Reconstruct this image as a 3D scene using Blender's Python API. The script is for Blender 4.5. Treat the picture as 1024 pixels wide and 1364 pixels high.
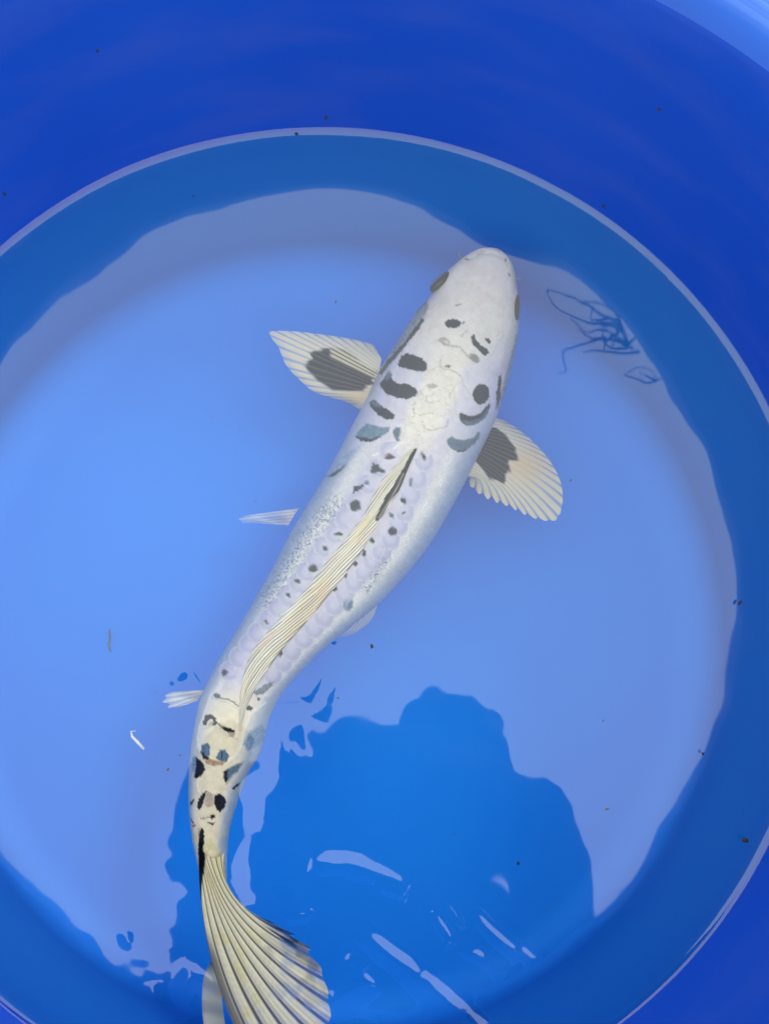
import bpy, bmesh, math, random
import numpy as np
from mathutils import Vector
from mathutils.bvhtree import BVHTree

for o in list(bpy.data.objects):
    bpy.data.objects.remove(o)
scene = bpy.context.scene
col = scene.collection
R = math.radians

# ------------------------------------------------------------------ camera
F = 1023.0                                  # focal length in photo pixels (photo 1024 x 1364)
CAM = np.array([0.0601, 0.0934, 0.7751])    # metres; water surface is z = 0, tub axis is x = y = 0
PITCH = 0.01761
cd = bpy.data.cameras.new('camera')
cam = bpy.data.objects.new('camera', cd); col.objects.link(cam)
cam.location = CAM; cam.rotation_euler = (PITCH, 0, 0)
cd.sensor_fit = 'VERTICAL'; cd.sensor_height = 24.0
cd.lens = 24.0 * F / 1364.0
cd.clip_start = 0.01; cd.clip_end = 200.0
scene.camera = cam

# ------------------------------------------------------------------ sky, sun, exposure
SUN_EL, SUN_AZ = R(42), R(52)              # azimuth measured from +y towards +x
w = bpy.data.worlds.new('World'); scene.world = w; w.use_nodes = True
nt = w.node_tree; nt.nodes.clear()
sky = nt.nodes.new('ShaderNodeTexSky'); sky.sky_type = 'NISHITA'; sky.sun_disc = False
sky.sun_elevation = SUN_EL; sky.sun_rotation = math.pi - SUN_AZ
sky.air_density = 1.0; sky.dust_density = 1.0; sky.ozone_density = 0.6
mixn = nt.nodes.new('ShaderNodeMix'); mixn.data_type = 'RGBA'
mixn.inputs[0].default_value = 0.88          # thin even cloud veils the blue
mixn.inputs[7].default_value = (9.3, 9.75, 9.75, 1)
bg = nt.nodes.new('ShaderNodeBackground'); bg.inputs[1].default_value = 0.1
out = nt.nodes.new('ShaderNodeOutputWorld')
nt.links.new(sky.outputs[0], mixn.inputs[6]); nt.links.new(mixn.outputs[2], bg.inputs[0])
nt.links.new(bg.outputs[0], out.inputs[0])
sd = bpy.data.lights.new('sun', 'SUN'); sd.energy = 0.55; sd.angle = R(16); sd.color = (1.0, 0.95, 0.86)
sun = bpy.data.objects.new('sun', sd); col.objects.link(sun)
sdir = Vector((math.sin(SUN_AZ) * math.cos(SUN_EL), math.cos(SUN_AZ) * math.cos(SUN_EL), math.sin(SUN_EL)))
sun.rotation_euler = sdir.to_track_quat('Z', 'Y').to_euler()
sun.location = (0, 0, 4)
vs = scene.view_settings
vs.view_transform = 'Standard'; vs.look = 'None'; vs.exposure = 0.74; vs.gamma = 1.0; vs.use_curve_mapping = False
scene.render.engine = 'CYCLES'
scene.cycles.max_bounces = 8; scene.cycles.diffuse_bounces = 4; scene.cycles.glossy_bounces = 3; scene.cycles.transparent_max_bounces = 16

# ------------------------------------------------------------------ plan helpers
_cp, _sp = math.cos(PITCH), math.sin(PITCH)
AX_R = np.array([1.0, 0, 0]); AX_U = np.array([0, _cp, _sp]); AX_F = np.array([0, _sp, -_cp])
def at(px, py, z):
    """plan position (photo pixels) -> world point at height z (arrays allowed)"""
    px = np.asarray(px, float); py = np.asarray(py, float); z = np.asarray(z, float) + 0 * px
    d = ((px - 512) / F)[..., None] * AX_R - ((py - 682) / F)[..., None] * AX_U + AX_F
    t = (z - CAM[2]) / d[..., 2]
    return CAM + t[..., None] * d
def plan(P):
    v = P - CAM
    dep = v @ AX_F
    return 512 + F * (v @ AX_R) / dep, 682 - F * (v @ AX_U) / dep
def lin(r, g, b):
    c = np.array([r, g, b], float) / 255.0
    return np.where(c <= 0.04045, c / 12.92, ((c + 0.055) / 1.055) ** 2.4)
_rng = np.random.default_rng(7)
_lat = _rng.random((256, 256))
def noise(x, y, seed=0):
    x = np.asarray(x, float) + seed * 37.17; y = np.asarray(y, float) + seed * 11.3
    xi = np.floor(x).astype(int); yi = np.floor(y).astype(int)
    fx = x - xi; fy = y - yi
    fx = fx * fx * (3 - 2 * fx); fy = fy * fy * (3 - 2 * fy)
    g = lambda a, b: _lat[a % 256, b % 256]
    return (g(xi, yi) * (1 - fx) + g(xi + 1, yi) * fx) * (1 - fy) + (g(xi, yi + 1) * (1 - fx) + g(xi + 1, yi + 1) * fx) * fy
def fbm(x, y, oct=3, seed=0):
    s = 0; a = .5; t = 0
    for k in range(oct):
        s = s + a * noise(x * 2 ** k, y * 2 ** k, seed + k * 5); t += a; a *= .5
    return s / t
def sstep(a, b, x):
    t = np.clip((x - a) / (b - a), 0, 1)
    return t * t * (3 - 2 * t)
def catmull(pts, n):
    """n samples of a smooth curve through pts (any dimension), evenly in chord length"""
    P = np.array(pts, float)
    d = np.r_[0, np.cumsum(np.linalg.norm(np.diff(P[:, :2], axis=0), axis=1))]
    s = np.linspace(0, d[-1], n)
    Pe = np.vstack([2 * P[0] - P[1], P, 2 * P[-1] - P[-2]])
    i = np.clip(np.searchsorted(d, s, side='right') - 1, 0, len(P) - 2)
    t = ((s - d[i]) / (d[i + 1] - d[i]))[:, None]
    p0, p1, p2, p3 = Pe[i], Pe[i + 1], Pe[i + 2], Pe[i + 3]
    return 0.5 * (2 * p1 + (p2 - p0) * t + (2 * p0 - 5 * p1 + 4 * p2 - p3) * t ** 2 + (3 * p1 - p0 - 3 * p2 + p3) * t ** 3)
def sd_line(px, py, pts):
    best = np.full(np.shape(px), 1e9)
    for (ax, ay), (bx, by) in zip(pts[:-1], pts[1:]):
        dx, dy = bx - ax, by - ay
        t = np.clip(((px - ax) * dx + (py - ay) * dy) / (dx * dx + dy * dy + 1e-12), 0, 1)
        best = np.minimum(best, np.hypot(px - ax - t * dx, py - ay - t * dy))
    return best
def sd_poly(px, py, pts):
    """signed distance, negative inside"""
    pts = list(pts)
    d = sd_line(px, py, pts + [pts[0]])
    ins = np.zeros(np.shape(px), bool)
    n = len(pts)
    for i in range(n):
        x1, y1 = pts[i]; x2, y2 = pts[(i + 1) % n]
        if y1 == y2: continue
        c = ((y1 > py) != (y2 > py)) & (px < (x2 - x1) * (py - y1) / (y2 - y1) + x1)
        ins ^= c
    return np.where(ins, -d, d)

# ------------------------------------------------------------------ object helpers
def tag(o, label=None, cat=None, group=None, kind=None):
    if label: o['label'] = label
    if cat: o['category'] = cat
    if group: o['group'] = group
    if kind: o['kind'] = kind
    return o
def empty(name, loc=(0, 0, 0)):
    o = bpy.data.objects.new(name, None); col.objects.link(o); o.location = loc
    o.empty_display_size = 0.05
    return o
def mesh_obj(name, verts, faces, mat, parent=None, colors=None, alpha=None, smooth=True):
    me = bpy.data.meshes.new(name)
    verts = np.asarray(verts, float)
    if parent is not None:
        verts = verts - np.array(parent.location)
    me.from_pydata(verts.tolist(), [], faces.tolist() if isinstance(faces, np.ndarray) else faces)
    if colors is not None:
        a = me.color_attributes.new('Col', 'FLOAT_COLOR', 'POINT')
        c = np.ones((len(verts), 4)); c[:, :3] = colors
        if alpha is not None: c[:, 3] = alpha
        a.data.foreach_set('color', c.ravel())
    if smooth:
        me.polygons.foreach_set('use_smooth', [True] * len(me.polygons))
    me.materials.append(mat)
    me.update()
    o = bpy.data.objects.new(name, me); col.objects.link(o)
    if parent is not None: o.parent = parent
    return o
def grid_faces(n, m, wrap=False):
    i = np.arange(n - 1)[:, None]
    mm = m if wrap else m - 1
    j = np.arange(mm)[None, :]
    a = i * m + j; b = i * m + (j + 1) % m
    c = (i + 1) * m + (j + 1) % m; d = (i + 1) * m + j
    return np.stack([a, b, c, d], -1).reshape(-1, 4)
def mat_new(name):
    m = bpy.data.materials.new(name); m.use_nodes = True
    return m, m.node_tree, m.node_tree.nodes['Principled BSDF']
def node(t, kind, **kw):
    n = t.nodes.new(kind)
    for k, v in kw.items(): setattr(n, k, v)
    return n

# ------------------------------------------------------------------ materials
def make_plastic():
    m, t, p = mat_new('blue_plastic')
    tc = node(t, 'ShaderNodeTexCoord')
    n1 = node(t, 'ShaderNodeTexNoise'); n1.inputs['Scale'].default_value = 3.5; n1.inputs['Detail'].default_value = 5
    t.links.new(tc.outputs['Object'], n1.inputs['Vector'])
    # long horizontal scuffs on the wall
    mp = node(t, 'ShaderNodeMapping'); mp.inputs['Scale'].default_value = (4, 4, 16)
    t.links.new(tc.outputs['Object'], mp.inputs['Vector'])
    n2 = node(t, 'ShaderNodeTexNoise'); n2.inputs['Scale'].default_value = 1.6; n2.inputs['Detail'].default_value = 6
    t.links.new(mp.outputs[0], n2.inputs['Vector'])
    cr = node(t, 'ShaderNodeValToRGB')
    cr.color_ramp.elements[0].position = .3; cr.color_ramp.elements[0].color = (0.006, 0.072, 0.50, 1)
    cr.color_ramp.elements[1].position = .75; cr.color_ramp.elements[1].color = (0.010, 0.086, 0.54, 1)
    t.links.new(n1.outputs['Fac'], cr.inputs['Fac'])
    cr2 = node(t, 'ShaderNodeValToRGB')
    cr2.color_ramp.elements[0].position = .46; cr2.color_ramp.elements[0].color = (0, 0, 0, 1)
    cr2.color_ramp.elements[1].position = .70; cr2.color_ramp.elements[1].color = (.45, .45, .45, 1)
    t.links.new(n2.outputs['Fac'], cr2.inputs['Fac'])
    mx = node(t, 'ShaderNodeMix', data_type='RGBA'); mx.inputs[7].default_value = (0.042, 0.098, 0.50, 1)
    t.links.new(cr2.outputs[0], mx.inputs[0]); t.links.new(cr.outputs[0], mx.inputs[6])
    # paler, greener blue below the waterline: the water's haze put into the colour
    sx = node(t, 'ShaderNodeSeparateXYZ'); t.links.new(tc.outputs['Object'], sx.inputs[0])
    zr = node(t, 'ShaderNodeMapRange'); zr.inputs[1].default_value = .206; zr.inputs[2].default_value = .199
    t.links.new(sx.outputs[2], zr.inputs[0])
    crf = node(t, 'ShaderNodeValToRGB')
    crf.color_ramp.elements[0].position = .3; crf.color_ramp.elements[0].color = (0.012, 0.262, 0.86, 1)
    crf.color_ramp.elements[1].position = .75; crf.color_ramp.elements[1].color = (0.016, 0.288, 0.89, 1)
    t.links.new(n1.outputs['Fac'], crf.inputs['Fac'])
    # darker on the steep wall than the floor: its weaker light painted in
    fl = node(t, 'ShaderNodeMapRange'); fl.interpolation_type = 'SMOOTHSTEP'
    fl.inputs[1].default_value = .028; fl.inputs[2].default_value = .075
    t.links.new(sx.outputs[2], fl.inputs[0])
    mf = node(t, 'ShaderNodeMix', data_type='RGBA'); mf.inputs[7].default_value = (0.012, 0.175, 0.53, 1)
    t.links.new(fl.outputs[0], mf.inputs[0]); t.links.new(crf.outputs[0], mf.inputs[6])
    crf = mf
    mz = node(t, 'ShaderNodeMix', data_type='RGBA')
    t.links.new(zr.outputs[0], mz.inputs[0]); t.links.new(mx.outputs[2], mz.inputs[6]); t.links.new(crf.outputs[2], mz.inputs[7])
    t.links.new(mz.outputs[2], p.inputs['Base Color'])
    rr = node(t, 'ShaderNodeMapRange'); rr.inputs[3].default_value = .42; rr.inputs[4].default_value = .62
    t.links.new(n2.outputs['Fac'], rr.inputs[0]); t.links.new(rr.outputs[0], p.inputs['Roughness'])
    p.inputs['Specular IOR Level'].default_value = .12
    bp = node(t, 'ShaderNodeBump'); bp.inputs['Strength'].default_value = .06; bp.inputs['Distance'].default_value = .002
    n3 = node(t, 'ShaderNodeTexNoise'); n3.inputs['Scale'].default_value = 60; n3.inputs['Detail'].default_value = 3
    t.links.new(tc.outputs['Object'], n3.inputs['Vector'])
    t.links.new(n3.outputs['Fac'], bp.inputs['Height']); t.links.new(bp.outputs[0], p.inputs['Normal'])
    return m
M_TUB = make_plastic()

def make_water():
    m = bpy.data.materials.new('water'); m.use_nodes = True
    t = m.node_tree; t.nodes.clear()
    o = node(t, 'ShaderNodeOutputMaterial')
    tr = node(t, 'ShaderNodeBsdfTransparent'); tr.inputs[0].default_value = (0.93, 0.97, 0.99, 1)
    gl = node(t, 'ShaderNodeBsdfGlossy'); gl.inputs['Roughness'].default_value = 0.038
    gl.inputs[0].default_value = (1, 1, 1, 1)
    lw = node(t, 'ShaderNodeLayerWeight'); lw.inputs['Blend'].default_value = .5
    pw = node(t, 'ShaderNodeMath', operation='POWER'); pw.inputs[1].default_value = 5
    t.links.new(lw.outputs['Facing'], pw.inputs[0])
    fr = node(t, 'ShaderNodeMath', operation='MULTIPLY_ADD'); fr.inputs[1].default_value = .85; fr.inputs[2].default_value = .086
    t.links.new(pw.outputs[0], fr.inputs[0])
    mx = node(t, 'ShaderNodeMixShader')
    t.links.new(fr.outputs[0], mx.inputs[0]); t.links.new(tr.outputs[0], mx.inputs[1]); t.links.new(gl.outputs[0], mx.inputs[2])
    t.links.new(mx.outputs[0], o.inputs['Surface'])
    return m
M_WATER = make_water()

def make_skin(name, rough=.42, spec=.25, bump=.15, scale=900, sss=0.0):
    m, t, p = mat_new(name)
    at_ = node(t, 'ShaderNodeVertexColor', layer_name='Col')
    tc = node(t, 'ShaderNodeTexCoord')
    n = node(t, 'ShaderNodeTexNoise'); n.inputs['Scale'].default_value = scale; n.inputs['Detail'].default_value = 3
    t.links.new(tc.outputs['Object'], n.inputs['Vector'])
    mr = node(t, 'ShaderNodeMapRange'); mr.inputs[3].default_value = .92; mr.inputs[4].default_value = 1.06
    t.links.new(n.outputs['Fac'], mr.inputs[0])
    mx = node(t, 'ShaderNodeMix', data_type='RGBA', blend_type='MULTIPLY'); mx.inputs[0].default_value = 1
    t.links.new(at_.outputs['Color'], mx.inputs[6]); t.links.new(mr.outputs[0], mx.inputs[7])
    t.links.new(mx.outputs[2], p.inputs['Base Color'])
    p.inputs['Roughness'].default_value = rough; p.inputs['Specular IOR Level'].default_value = spec
    bp = node(t, 'ShaderNodeBump'); bp.inputs['Strength'].default_value = bump; bp.inputs['Distance'].default_value = .0006
    t.links.new(n.outputs['Fac'], bp.inputs['Height']); t.links.new(bp.outputs[0], p.inputs['Normal'])
    return m
M_SKIN = make_skin('fish_skin')
M_SCALE = make_skin('fish_scale', rough=.3, spec=.4, bump=.1)
M_EYE = make_skin('fish_eye', rough=.15, spec=.5, bump=.02)

def make_fin():
    m, t, p = mat_new('fin_membrane')
    a = node(t, 'ShaderNodeVertexColor', layer_name='Col')
    t.links.new(a.outputs['Color'], p.inputs['Base Color'])
    p.inputs['Roughness'].default_value = .5; p.inputs['Specular IOR Level'].default_value = .2
    tl = node(t, 'ShaderNodeBsdfTranslucent'); t.links.new(a.outputs['Color'], tl.inputs[0])
    mx = node(t, 'ShaderNodeMixShader'); mx.inputs[0].default_value = .08
    t.links.new(p.outputs[0], mx.inputs[1]); t.links.new(tl.outputs[0], mx.inputs[2])
    tr = node(t, 'ShaderNodeBsdfTransparent')
    m2 = node(t, 'ShaderNodeMixShader')
    t.links.new(a.outputs['Alpha'], m2.inputs[0]); t.links.new(tr.outputs[0], m2.inputs[1]); t.links.new(mx.outputs[0], m2.inputs[2])
    t.links.new(m2.outputs[0], t.nodes['Material Output'].inputs['Surface'])
    return m
M_FIN = make_fin()

def plain(name, c, rough=.6, spec=.3, var=.25, scale=40):
    m, t, p = mat_new(name)
    tc = node(t, 'ShaderNodeTexCoord')
    n = node(t, 'ShaderNodeTexNoise'); n.inputs['Scale'].default_value = scale; n.inputs['Detail'].default_value = 4
    t.links.new(tc.outputs['Object'], n.inputs['Vector'])
    cr = node(t, 'ShaderNodeValToRGB')
    cr.color_ramp.elements[0].position = .3; cr.color_ramp.elements[0].color = tuple(np.array(c) * (1 - var)) + (1,)
    cr.color_ramp.elements[1].position = .7; cr.color_ramp.elements[1].color = tuple(np.minimum(np.array(c) * (1 + var), 1)) + (1,)
    t.links.new(n.outputs['Fac'], cr.inputs['Fac']); t.links.new(cr.outputs[0], p.inputs['Base Color'])
    p.inputs['Roughness'].default_value = rough; p.inputs['Specular IOR Level'].default_value = spec
    return m

# ------------------------------------------------------------------ ground
GZ = -0.21
M_RIM = plain('sky_sheen_blue_rim', (0.05, 0.20, 0.78), rough=.35, spec=.6, var=.08, scale=9)  # lighter blue has the sky's sheen on the rim top put into it
m_ground = plain('pale_blue_liner', (0.10, 0.30, 0.85), rough=.3, spec=.5, var=.3, scale=14)
gv = [(-30, -30, GZ), (30, -30, GZ), (30, 30, GZ), (-30, 30, GZ)]
g = mesh_obj('ground', gv, [(0, 1, 2, 3)], m_ground, smooth=False)
tag(g, kind='structure')

# ------------------------------------------------------------------ tub
tub = empty('plastic_tub', (0, 0, GZ + .004))
tag(tub, 'large round blue plastic tub filled with water around the koi', 'tub')
NA = 256
ang = np.linspace(0, 2 * np.pi, NA, endpoint=False)
RIM_H = .177
def rim_h(a):                                # the tub stands a little out of level
    return .242 + .012 * np.clip(np.cos(a + .1), 0, 1) ** 2
def tub_ring(r, z, a=ang, k=None):
    """k = 0 at the floor, 1 at the rim; the tub leans a little, so its floor sits off the axis"""
    k = np.clip((z + .18) / .18, 0, 1)
    ox, oy = -.012 * (1 - k), -.052 * (1 - k)
    zz = z + 0 * a
    if z > 0: zz = z / RIM_H * rim_h(a)
    return np.stack([ox + r * np.cos(a), oy + r * np.sin(a), zz], -1)
FZ = -.18
prof = []
for r in (0.0005, .1, .2, .3, .38, .415): prof.append((r, FZ))
for q in np.linspace(0, 1, 14): prof.append((.422 + .05 * math.sin(q * math.pi / 2), FZ + .05 * (1 - math.cos(q * math.pi / 2))))
for z in (-.11, -.08, -.045, -.02, -.005, .005, .02, .05, .09, .13, .155): prof.append((0.4985 + .0505 * max(z, 0) / .18 if z > -.05 else .4735 + (z + .125) * .27, z))
inner = [tub_ring(r, z) for r, z in prof]
outer = [tub_ring(r, z) for r, z in [(.559, .150), (.524, .05), (.51, -.05), (.49, -.15), (.46, -.196), (.40, -.2), (.0005, -.2)]]
rows = inner + [tub_ring(.546, .160), tub_ring(.558, .158)] + outer
V = np.vstack(rows)
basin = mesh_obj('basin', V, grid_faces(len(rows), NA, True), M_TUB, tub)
# rolled rim with two shallow grooves
rp = [(.5105, .157), (.511, .166), (.5125, .1725), (.515, .176), (.5175, .1785), (.519, .1776), (.5205, .1795), (.5235, .1812), (.525, .1802), (.5265, .1815),
      (.531, .183), (.538, .1832), (.545, .181), (.550, .176), (.552, .168), (.550, .160), (.546, .154), (.538, .152), (.53, .153), (.518, .155)]
rp = [(r + .034, z) for r, z in rp]
rows = [tub_ring(r, z) for r, z in rp] + [tub_ring(*rp[0])]
rim = mesh_obj('rim', np.vstack(rows), grid_faces(len(rows), NA, True), M_RIM, tub)

# ------------------------------------------------------------------ water surface with its small waves
def build_water():
    rr = np.r_[np.linspace(0.0008, .47, 420), np.linspace(.471, .488, 12), np.linspace(.4885, .4992, 24)]
    na = 1200
    a = np.linspace(0, 2 * np.pi, na, endpoint=False)
    X = rr[:, None] * np.cos(a); Y = rr[:, None] * np.sin(a)
    P0 = np.stack([X, Y, 0 * X], -1)
    px, py = plan(P0)
    Z = np.zeros_like(X)
    # slow swell that makes the mirrored rim waver
    Z += .0028 * (fbm(X * 5 + 3, Y * 5 + 9, 2, 1) - .5)
    Z += .0007 * (fbm(X * 16 + 3, Y * 16 + 9, 2, 4) - .5) * sstep(.25, .42, rr)[:, None]
    # meniscus against the tub wall
    e = np.clip(.4992 - rr, 0, None)[:, None]
    Z += .0032 * np.exp(-e / .0042)
    # water lowered on the right: made-up slope that widens the mirrored wall band
    ar = np.arctan2(Y, X)
    Z -= .0052 * sstep(.28, .47, rr)[:, None] * np.clip(np.cos(ar - .40), 0, 1) ** 1.2
    for hx, hy, hw_, ha in HILLS: Z += ha * np.exp(-(((px - hx) ** 2 + (py - hy) ** 2) / hw_ ** 2))
    pz = np.exp(-(((px - 620) / 220) ** 2 + ((py - 1020) / 150) ** 2))
    Z += pz * .0011 * (fbm(px / 48, py / 48, 2, 6) - .5)
    # wake of the tail: choppy patch
    wake = np.exp(-(((px - 330) / 170) ** 2 + ((py - 1290) / 120) ** 2))
    Z += wake * .0020 * (fbm(px / 34, py / 34, 2, 2) - .5)
    wk2 = np.exp(-(((px - 430) / 90) ** 2 + ((py - 1270) / 60) ** 2))
    Z += wk2 * .0008 * (fbm(px / 22, py / 22, 2, 3) - .5)
    def ridge(pts, wpx, amp, taper=True):
        nonlocal Z
        P_ = np.array(pts, float)
        dd = np.r_[0, np.cumsum(np.linalg.norm(np.diff(P_, axis=0), axis=1))]
        dv = P_[-1] - P_[0]
        tl = ((px - P_[0, 0]) * dv[0] + (py - P_[0, 1]) * dv[1]) / (dv @ dv)
        tp = np.clip(4 * (tl + .04) * (1.04 - tl), 0, 1) ** .5 if dd[-1] > 25 else 1.0
        jx = 5 * (noise(px / 24, py / 24, 140) - .5); jy = 5 * (noise(px / 24, py / 24, 141) - .5)
        d = sd_line(px + jx, py + jy, pts)
        Z += amp * tp * (.7 + .6 * noise(px / 30, py / 30, 143)) * np.exp(-(d / wpx) ** 2)
    for r_ in RIDGES: ridge(*r_)
    V = np.stack([X, Y, Z], -1).reshape(-1, 3)
    o = mesh_obj('water', V, grid_faces(len(rr), na, True)[:, ::-1], M_WATER)
    tag(o, kind='structure')
    return o
HILLS = [(610, 375, 85, .0026), (200, 410, 95, .0022), (440, 340, 60, -.0009), (330, 360, 60, .0006), (60, 480, 80, .0006), (840, 560, 90, .0009), (850, 900, 100, .0008), (730, 1030, 60, .0007)]  # low bumps added to bend the mirrored wall edge
RIDGES = [
    ([(416, 1152), (460, 1150), (500, 1165), (540, 1186)], 14, .0046),
    ([(482, 1240), (530, 1282), (590, 1330), (655, 1398)], 13, .0050),
    ([(565, 1300), (620, 1345), (660, 1395)], 9, .0016),
    ([(575, 1215), (600, 1262)], 7, .0018), ([(590, 1200), (615, 1237)], 5, .0012), ([(610, 1262), (640, 1275)], 6, .0014),
    ([(630, 1218), (690, 1275)], 8, .0022), ([(632, 1268), (668, 1300)], 6, .0015), ([(690, 1262), (712, 1282)], 6, .0015),
    ([(372, 950), (378, 1010), (362, 1090), (356, 1170), (376, 1235)], 34, .0055),
    ([(440, 1350), (458, 1318), (488, 1300)], 17, .0056), ([(384, 1222), (404, 1222)], 6, .0020), ([(414, 1216), (432, 1226)], 5, .0014),
    ([(462, 1275), (488, 1292)], 8, .0026), ([(440, 1366), (500, 1380)], 9, .0028),
    ([(238, 1335), (256, 1296), (284, 1308)], 13, .0042), ([(205, 1310), (210, 1340)], 8, .0020),
    ([(425, 955), (445, 905)], 8, .0009),
    ([(408, 930), (436, 880)], 6, .0006),
    ([(262, 903), (238, 914), (226, 926)], 17, -.0022),
    ([(93, 939), (94, 940)], 5, .0008), ([(168, 1246), (169, 1252)], 7, .0009), ([(444, 848), (446, 852)], 4, .0006),
]
build_water()

# ------------------------------------------------------------------ the koi
# outline stations: left edge, right edge (plan pixels), height of the back, ratio half height / half width
ST = [(646, 331.5, 656, 332, -.052, .8), (632, 335, 668, 336, -.046, .80), (611, 348, 681, 352, -.040, .72), (590, 368, 687, 380, -.033, .70), (573, 395, 690, 415, -.027, .74),
      (551, 422, 689, 447, -.022, .80), (528, 458, 682, 482, -.017, .86), (507, 492, 673, 518, -.014, .90), (489, 530, 661, 555, -.012, .94),
      (468, 570, 645, 590, -.0105, .96), (448, 608, 624, 632, -.010, .97), (427, 645, 602, 675, -.010, .98), (404, 682, 578, 716, -.010, .98),
      (384, 717, 552, 752, -.010, .98), (364, 756, 524, 784, -.010, .98), (344, 791, 495, 812, -.010, .98), (323, 828, 465, 836, -.010, 1.0),
      (300, 866, 432, 863, -.010, 1.02), (283, 897, 402, 893, -.010, 1.04), (270, 927, 377, 922, -.010, 1.06), (262, 960, 360, 954, -.010, 1.08),
      (256, 1000, 346, 1003, -.010, 1.1), (253, 1040, 328, 1037, -.010, 1.12), (254, 1080, 312, 1082, -.010, 1.15), (258, 1115, 304, 1115, -.011, 1.2),
      (263, 1145, 302, 1145, -.014, 1.0), (269, 1172, 302, 1173, -.022, .7), (276, 1200, 302, 1200, -.032, .3)]
def body_stations(n):
    S = catmull(ST, n)
    L0, R0 = S[:, :2], S[:, 2:4]
    zt = S[:, 4]; ra = S[:, 5]
    hw = np.linalg.norm(at(R0[:, 0], R0[:, 1], -.06) - at(L0[:, 0], L0[:, 1], -.06), axis=1) / 2
    hh = hw * ra
    zc = zt - hh
    Lw = at(L0[:, 0], L0[:, 1], zc); Rw = at(R0[:, 0], R0[:, 1], zc)
    return Lw, Rw, hh, zc
def cpts(lst, ox, oy, s): return [(ox + x * s, oy + y * s) for x, y in lst]
C3 = lambda l: cpts(l, 500, 420, .17578)
C2 = lambda l: cpts(l, 340, 420, .21484)
C4 = lambda l: cpts(l, 440, 590, .15625)
C5 = lambda l: cpts(l, 300, 740, .15625)
C6 = lambda l: cpts(l, 230, 920, .15625)
C8 = lambda l: cpts(l, 380, 560, .15625)

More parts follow.
